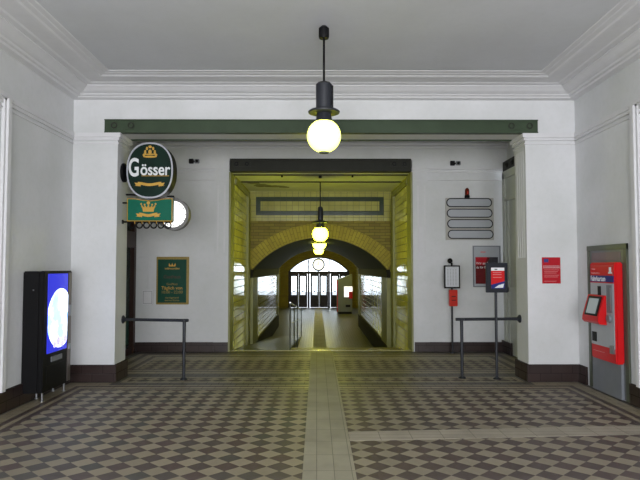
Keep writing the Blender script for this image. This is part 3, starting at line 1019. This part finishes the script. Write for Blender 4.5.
b2 = thing('banner_sign', 'bright green rectangular hanging sign with gold crown above black iron rings', 'sign', (CL, SY, 2.2))
fx0, fx1, fz0, fz1 = -2.76, -2.11, 2.285, 2.605
pl = MB()
top = [(fx1, fz1 + .005), (fx1 - .12, fz1 + .002), (fx1 - .2, fz1 - .015), (ox, fz1 - .028), (fx0 + .2, fz1 - .015), (fx0 + .12, fz1 + .002), (fx0, fz1 + .005)]
pl.prism([(fx0, fz0), (fx1, fz0)] + top, 'y', SY - .06, SY + .06)
pn = pl.build('panel', FLAGGREEN, b2)
ed = MB()
loop = [(fx0, fz0), (fx1, fz0)] + top
for k in range(len(loop)):
    a, b = loop[k], loop[(k + 1) % len(loop)]
    ed.tube([(a[0], SY - .062, a[1]), (b[0], SY - .062, b[1])], .006, 6)
ed.build('gold_edge', GOLD, pn)
cw = MB()
c0, z0 = -2.455, 2.44
cw.prism([(c0 - .075, z0 - .02), (c0 + .075, z0 - .02), (c0 + .09, z0 + .045), (c0 - .09, z0 + .045)], 'y', SY - .066, SY - .06)
for x, zt in ((-.105, .085), (-.055, .075), (0, .10), (.055, .075), (.105, .085)):
    cw.prism([(c0 + x * .75 - .018, z0 + .04), (c0 + x * .75 + .018, z0 + .04), (c0 + x, z0 + zt)], 'y', SY - .066, SY - .06)
    cw.prism(ellipse(c0 + x, z0 + zt + .008, .013 if x else .024, .013 if x else .024, 12), 'y', SY - .066, SY - .06)
cw.build('crown', GOLD, pn)
ribbon(MB(), c0, 2.375, .26, .07, SY - .068, SY - .06).build('ribbon', GOLD, pn)
for k in range(6):
    x = fx0 + .055 + k * .105
    rr = MB()
    pts = [(x + .043 * math.cos(2 * PI * j / 18), SY, fz0 - .058 + .043 * math.sin(2 * PI * j / 18)) for j in range(18)]
    rr.tube(pts, .011, 8, closed=True)
    rr.build('scroll_ring', BLACK, b2)
    MB().box(x + .048, x + .056, SY - .055, SY - .045, fz0 - .045, fz0).build('gold_pin', GOLD, b2)
MB().tube([(CL, SY, fz0 - .01), (fx1, SY, fz0 - .01)], .012).box(CL, CL + .012, SY - .03, SY + .03, fz0 - .04, fz0 + .02).tube([(CL, SY, fz1 - .05), (fx0, SY, fz1 - .05)], .012).build('bracket', BLACK, b2)

cY = 9.15
cx_, cz_ = at(174.2, 214.6, cY)
k_ = thing('hanging_clock', 'glowing round clock in a grey rim half hidden behind the green hanging sign', 'clock', (CL, cY, cz_ - .25))
ro = .247
r_ = MB(); ring_prism(r_, ellipse(cx_, cz_, ro, ro, 44), ellipse(cx_, cz_, ro - .045, ro - .045, 44), 'y', cY - .10, cY + .06)
r_.build('rim', plain('grey_clock_rim', (112, 110, 108), .4), k_)
dl = MB().prism(ellipse(cx_, cz_, ro - .04, ro - .04, 40), 'y', cY - .05, cY + .04).build('dial', CLOCKFACE, k_)
for h in range(12):
    tk = MB()
    a = 2 * PI * h / 12
    d_ = Vector((math.sin(a), math.cos(a)))
    p0, p1 = d_ * .165, d_ * .19
    n_ = Vector((d_.y, -d_.x)) * .007
    tk.prism([(cx_ + v.x, cz_ + v.y) for v in (p0 + n_, p1 + n_, p1 - n_, p0 - n_)], 'y', cY - .056, cY - .05)
    tk.build('hour_mark', BLACK, dl)
MB().box(cx_ - .008, cx_ + .008, cY - .058, cY - .052, cz_ - .02, cz_ + .14).build('minute_hand', BLACK, k_)
MB().prism([(cx_ - .01, cz_), (cx_ + .01, cz_ + .01), (cx_ - .07, cz_ + .08), (cx_ - .085, cz_ + .07)], 'y', cY - .062, cY - .058).build('hour_hand', BLACK, k_)
MB().tube([(cx_, cY - .02, cz_ + ro - .02), (cx_, cY - .02, cz_ + ro + .03), (CL + .05, 8.9, cz_ + ro + .03), (CL, 8.9, cz_ + ro + .03)], .014).build('bracket', BLACK, k_)

# ------------------------------------------------------------------ barrier rails
def rail(label, x_w, y_w, x_e, y_e, x_p, y_p, zr):
    t = thing('handrail', label, 'handrail', (x_p, y_p, 0), 'barrier rails at the two piers')
    MB().tube([(x_w, y_w, zr), ((x_w + x_e) / 2, (y_w + y_e) / 2, zr), (x_e, y_e, zr)], .022).build('rail', IRON, t)
    MB().lathe([(.022, 0), (.024, zr - .02)], x_p, y_p, 0, 14).build('post', IRON, t)
    MB().lathe([(.055, 0), (.055, .012), (.03, .03)], x_p, y_p, 0, 18).build('base_flange', IRON, t)
    s_ = 1 if x_e > x_w else -1
    MB().lathe([(.06, 0), (.06, .015 * s_), (.03, .04 * s_)], x_w, y_w, zr, 18, axis='x').build('wall_flange', IRON, t)
    MB().lathe([(.03, -.02), (.045, -.01), (.045, .01), (.03, .02)], x_p, y_p, zr, 16).build('joint', IRON, t)


rail('dark iron handrail on one post reaching out from the left pier', CL, 8.83, -1.85, 8.66, -1.91, 8.67, .845)
rail('dark iron handrail on one post reaching out from the right pier', CR, 8.83, 2.03, 8.74, 2.115, 8.75, .852)

# ------------------------------------------------------------------ standing signs
t = thing('sign_stand', 'black framed red and blue notice on a thin floor post beside the right handrail', 'sign', (2.60, 8.68, 0))
sx, sY = 2.60, 8.68
MB().lathe([(.02, 0), (.02, 1.3)], sx, sY, 0, 12).build('post', IRON, t)
MB().lathe([(.055, 0), (.055, .012), (.025, .03)], sx, sY, 0, 18).build('base_flange', IRON, t)
bd = MB().bbox(2.448, 2.763, sY - .05, sY - .015, 1.245, 1.675, .006).build('board', plain('black_blue_frame', (34, 37, 44), .45), t)
MB().box(2.521, 2.712, sY - .054, sY - .049, 1.305, 1.605).build('notice', RED, bd)
MB().box(2.521, 2.712, sY - .056, sY - .053, 1.56, 1.605).build('white_header', WPRINT, bd)
MB().prism([(2.521, 1.305), (2.712, 1.305), (2.712, 1.41), (2.521, 1.36)], 'y', sY - .056, sY - .053).build('blue_field', BLUE, bd)
MB().prism([(2.57, 1.315), (2.69, 1.315), (2.705, 1.375), (2.63, 1.355)], 'y', sY - .058, sY - .055).build('white_shape', WPRINT, bd)
MB().box(2.57, 2.61, sY - .058, sY - .055, 1.575, 1.588).build('small_print', BLACK, bd)
for z in (1.53, 1.50, 1.46):
    MB().box(2.545, 2.67, sY - .0565, sY - .053, z, z + .008).build('print_line', PINKPRINT, bd)

t = thing('timetable_stand', 'slim post with a white timetable in a black frame before the back wall', 'sign', (2.555, 11.30, 0))
px = 2.555
MB().lathe([(.018, 0), (.018, 1.68)], px, 11.30, 0, 12).build('post', IRON, t)
MB().lathe([(.05, 0), (.05, .012), (.025, .03)], px, 11.30, 0, 18).build('base_flange', IRON, t)
MB().lathe([(.018, 1.66), (.02, 1.70)], px, 11.30, 0, 12).lathe(sphere_prof(.05), px - .03, 11.3, 1.735, 16).build('knob', BLACK, t)
fb = MB().bbox(2.400, 2.700, 11.24, 11.28, 1.215, 1.65, .006).build('frame', BLACK, t)
pp = MB().box(2.425, 2.675, 11.235, 11.241, 1.245, 1.625).build('timetable', PAPER, fb)
ln = MB()
for x in (2.465, 2.515, 2.565, 2.615):
    for k in range(12):
        ln.box(x - .008, x + .014, 11.233, 11.236, 1.28 + k * .026, 1.29 + k * .026)
ln.box(2.455, 2.645, 11.233, 11.236, 1.60, 1.606)
fobj = ln.build('timetable_columns', GPRINT, fb)
ox2 = MB().bbox(2.490, 2.640, 11.20, 11.29, .885, 1.19, .008)
ticket = ox2.build('ticket_validator', ORANGE, t)
ticket['label'] = 'orange-red validator box'
for z in (1.06, .99):
    MB().box(2.525, 2.605, 11.195, 11.202, z, z + .015).build('slot', BLACK, ticket)

# ------------------------------------------------------------------ things on the back wall
W = YB
t = thing('framed_poster', 'gold-framed green notice with crown and opening hours on the left back wall', 'poster', (-2.76, W, .9))
x0, x1, z0, z1 = -3.085, -2.46, .90, 1.815
MB().bbox(x0, x1, W - .03, W - .001, z0, z1, .005).build('frame', OLDGOLD, t)
fc = MB().box(x0 + .03, x1 - .045, W - .035, W - .029, z0 + .035, z1 - .05).build('panel', POSTGREEN, t)
mx = (x0 + x1) / 2 - .008
c_ = MB()
c_.box(mx - .06, mx + .06, W - .038, W - .034, z1 - .185, z1 - .17)
for x in (-.06, 0, .06):
    c_.prism([(mx + x * .8 - .02, z1 - .17), (mx + x * .8 + .02, z1 - .17), (mx + x, z1 - .12)], 'y', W - .038, W - .034)
c_.build('crown', GOLD, fc)
ribbon(MB(), mx, z1 - .225, .20, .04, W - .038, W - .034).build('ribbon', OLDGOLD, fc)
text('lettering', 'Gasthaus', mx, 1.43, W - .035, .09, plain('dim_red_print', (84, 58, 50), .5), fc, 'y', .002)
text('lettering', 'Geöffnet', mx, 1.29, W - .035, .06, OLDGOLD, fc, 'y', .002)
text('lettering', 'Täglich von', mx, 1.215, W - .035, .088, GOLD, fc, 'y', .002)
text('lettering', '10:00 - 22:00', mx, 1.135, W - .035, .078, OLDGOLD, fc, 'y', .002)
text('lettering', 'durchgehend', mx, 1.03, W - .035, .05, OLDGOLD, fc, 'y', .002)
text('lettering', 'warme Küche', mx, .98, W - .035, .05, OLDGOLD, fc, 'y', .002)

t = thing('junction_box', 'small white painted box low on the back wall left of the green notice', 'box', (-3.24, W, .89))
bxo = MB().bbox(-3.345, -3.14, W - .05, W - .001, .895, 1.18, .008).build('body', TRIM, t)
ring_prism(r_ := MB(), rounded(-3.2425, 1.037, .17, .24, .01), rounded(-3.2425, 1.037, .155, .225, .01), 'y', W - .053, W - .049)
r_.build('door_line', GPRINT, t)
tag(MB().tube([(-3.24, W - .01, 1.18), (-3.24, W - .01, 1.80), (XL + .05, W - .01, 1.80)], .008).build('cable_conduit', TRIM), 'thin white painted cable running above the small white box on the back wall', 'cable')

for (px_, lab) in ((194.5, 'small dark wall unit high on the back wall left of the passage'), (455, 'small dark wall unit high on the back wall above the four-bar panel')):
    x, z = at(px_, 161.5 if px_ < 300 else 163.5, W)
    t = thing('speaker_unit', lab, 'wall fitting', (x, W, z - .06), 'dark units high on the back wall')
    MB().bbox(x - .10, x - .01, W - .06, W - .001, z - .045, z + .045, .008).build('housing', BLACK, t)
    MB().bbox(x + .01, x + .10, W - .06, W - .001, z - .04, z + .04, .008).build('side_housing', MIDGREY, t)
    MB().lathe([(.025, -.075), (.03, -.06)], x + .055, W, z, 14, axis='y').build('lens', BLACK, t)
    MB().box(x - .012, x + .012, W - .03, W - .001, z - .012, z + .012).build('bridge', BLACK, t)

t = thing('indicator_panel', 'flat grey panel of four empty pill-shaped bars in black outline on the back wall', 'sign panel', (2.955, W, 2.14))
bp = MB().bbox(2.50, 3.43, W - .04, W - .001, 2.14, 2.955, .004).build('backboard', plain('beige_board', (176, 174, 166), .5), t)
for k in range(4):
    zc = 2.865 - k * .205
    xc = 2.952 + k * .007
    MB().prism(rounded(xc, zc, .86, .15, .074), 'y', W - .05, W - .04).build('bar', PALEGREY, t)
    ring_prism(r_ := MB(), rounded(xc, zc, .885, .175, .087), rounded(xc, zc, .85, .14, .069), 'y', W - .058, W - .04)
    r_.build('bar_outline', BLACK, t)
t = thing('warning_light', 'small red domed warning light on top of the four-bar panel', 'lamp', (2.915, W - .03, 2.956))
MB().lathe([(.05, 2.956), (.05, 3.0), (.042, 3.01)], 2.915, W - .05, 0, 16).build('base', BLACK, t)
MB().lathe([(.042, 3.01), (.042, 3.10), (.035, 3.13), (.015, 3.15)], 2.915, W - .05, 0, 16).build('dome', REDGLASS, t)
MB().lathe([(.012, 3.03), (.012, 3.08)], 2.915, W - .095, 0, 8).build('glint', ORANGE, t)

t = thing('wall_poster', 'tall poster in a thin grey frame, partly hidden by the black sign stand', 'poster', (3.29, W, 1.23))
x0, x1, z0, z1 = 3.02, 3.555, 1.235, 2.03
ring_prism(r_ := MB(), [(x0, z0), (x1, z0), (x1, z1), (x0, z1)], [(x0 + .02, z0 + .02), (x1 - .02, z0 + .02), (x1 - .02, z1 - .02), (x0 + .02, z1 - .02)], 'y', W - .03, W - .001)
r_.build('frame', MIDGREY, t)
sh = MB().box(x0 + .02, x1 - .02, W - .012, W - .001, z0 + .02, z1 - .02).build('sheet', PALEGREY, t)
MB().box(x0 + .05, x1 - .05, W - .016, W - .011, z0 + .06, 1.81).build('picture', DARKRED, sh)
MB().prism([(x0 + .05, 1.66), (x0 + .22, 1.66), (x0 + .28, 1.81), (x0 + .05, 1.81)], 'y', W - .0175, W - .012).build('red_field', POSTRED, sh)
MB().prism([(x0 + .30, 1.5), (x0 + .485, 1.5), (x0 + .485, 1.81), (x0 + .34, 1.81), (x0 + .27, 1.70)], 'y', W - .0175, W - .012).build('dark_figure', plain('grey_figure_print', (66, 66, 72), .5, vary=.4, scale=20), sh)
text('lettering', 'Wir sind', x0 + .06, 1.69, W - .019, .065, WPRINT, sh, 'y', .001, 'LEFT')
text('lettering', 'da für Sie', x0 + .06, 1.61, W - .019, .06, WPRINT, sh, 'y', .001, 'LEFT')
MB().box(x0 + .15, x0 + .25, W - .014, W - .011, 1.895, 1.92).build('mark', PINKPRINT, sh)

# red notice on the right pier
t = thing('wall_notice', 'small all-red notice fixed to the front of the right pier', 'sign', (3.335, YF, 1.375))
pn = MB().box(3.21, 3.47, YF - .012, YF - .001, 1.38, 1.752).build('plate', POSTRED, t)
MB().box(3.235, 3.30, YF - .014, YF - .011, 1.68, 1.73).build('blue_mark', plain('dull_blue', (70, 70, 130), .5), t)
for z, a in ((1.625, 3.22), (1.60, 3.22)):
    MB().box(a, 3.46, YF - .0135, YF - .011, z, z + .005).build('heading_line', WPRINT, t)
for k, z in enumerate((1.57, 1.545, 1.525, 1.495, 1.47, 1.41)):
    MB().box(3.235, 3.45 - (k % 3) * .02, YF - .0132, YF - .011, z, z + .006).build('print_line', PINKPRINT, t)

# ------------------------------------------------------------------ ramp railing and the grey machine at the far end
t = thing('ramp_railing', 'thin steel railing sloping down beside the ramp in the passage', 'railing', (-.56, 12.1, 0))


def rz(y):
    return 0 if y < 11.7 else LOW * (y - 11.7) / 9.3


RX = -.535
RAILC = plain('grey_green_rail', (74, 78, 66), .4, .3)
RY0, RY1 = 12.1, 20.9
MB().tube([(RX, RY0, rz(RY0) + .93), (RX, RY1, rz(RY1) + .93)], .018, 10).build('top_rail', STEEL, t)
MB().tube([(RX, RY0, rz(RY0) + .52), (RX, RY1, rz(RY1) + .60)], .010, 8).build('middle_rail', RAILC, t)
for y in (12.1, 14.3, 16.7, 20.9):
    fl_ = -.156 * (int((y - 11.7) / .3) + 1) if y < 13.2 else LOW
    MB().tube([(RX, y, fl_), (RX, y, rz(y) + .93)], .014, 10).build('post', RAILC, t)

t = thing('grey_machine', 'pale grey upright machine with a lit white panel by the far right wall', 'machine', (1.6, 31, LOW))
cab = MB().prism([(1.06, LOW + .12), (1.84, LOW + .12), (1.84, 1.28), (1.45, 1.13), (1.06, 1.0)], 'y', 31, 32).build('cabinet', plain('olive_grey_panel', (112, 118, 106), .4), t)
MB().box(1.10, 1.82, 31.03, 31.97, LOW, LOW + .12).build('plinth', BLACK, t)
MB().box(1.05, 1.09, 30.98, 31.02, LOW + .12, .95).build('red_edge', RED, t)
MB().box(1.42, 1.85, 30.98, 31.0, .10, .64).build('lit_panel', emit('lit_white_panel', (1, .98, .98), 1.2), t)
MB().box(1.66, 1.85, 30.95, 30.98, .02, .38).build('red_box', RED, t)
MB().box(1.50, 1.74, 30.99, 31.0, -.42, -.30).build('slot', BLACK, t)
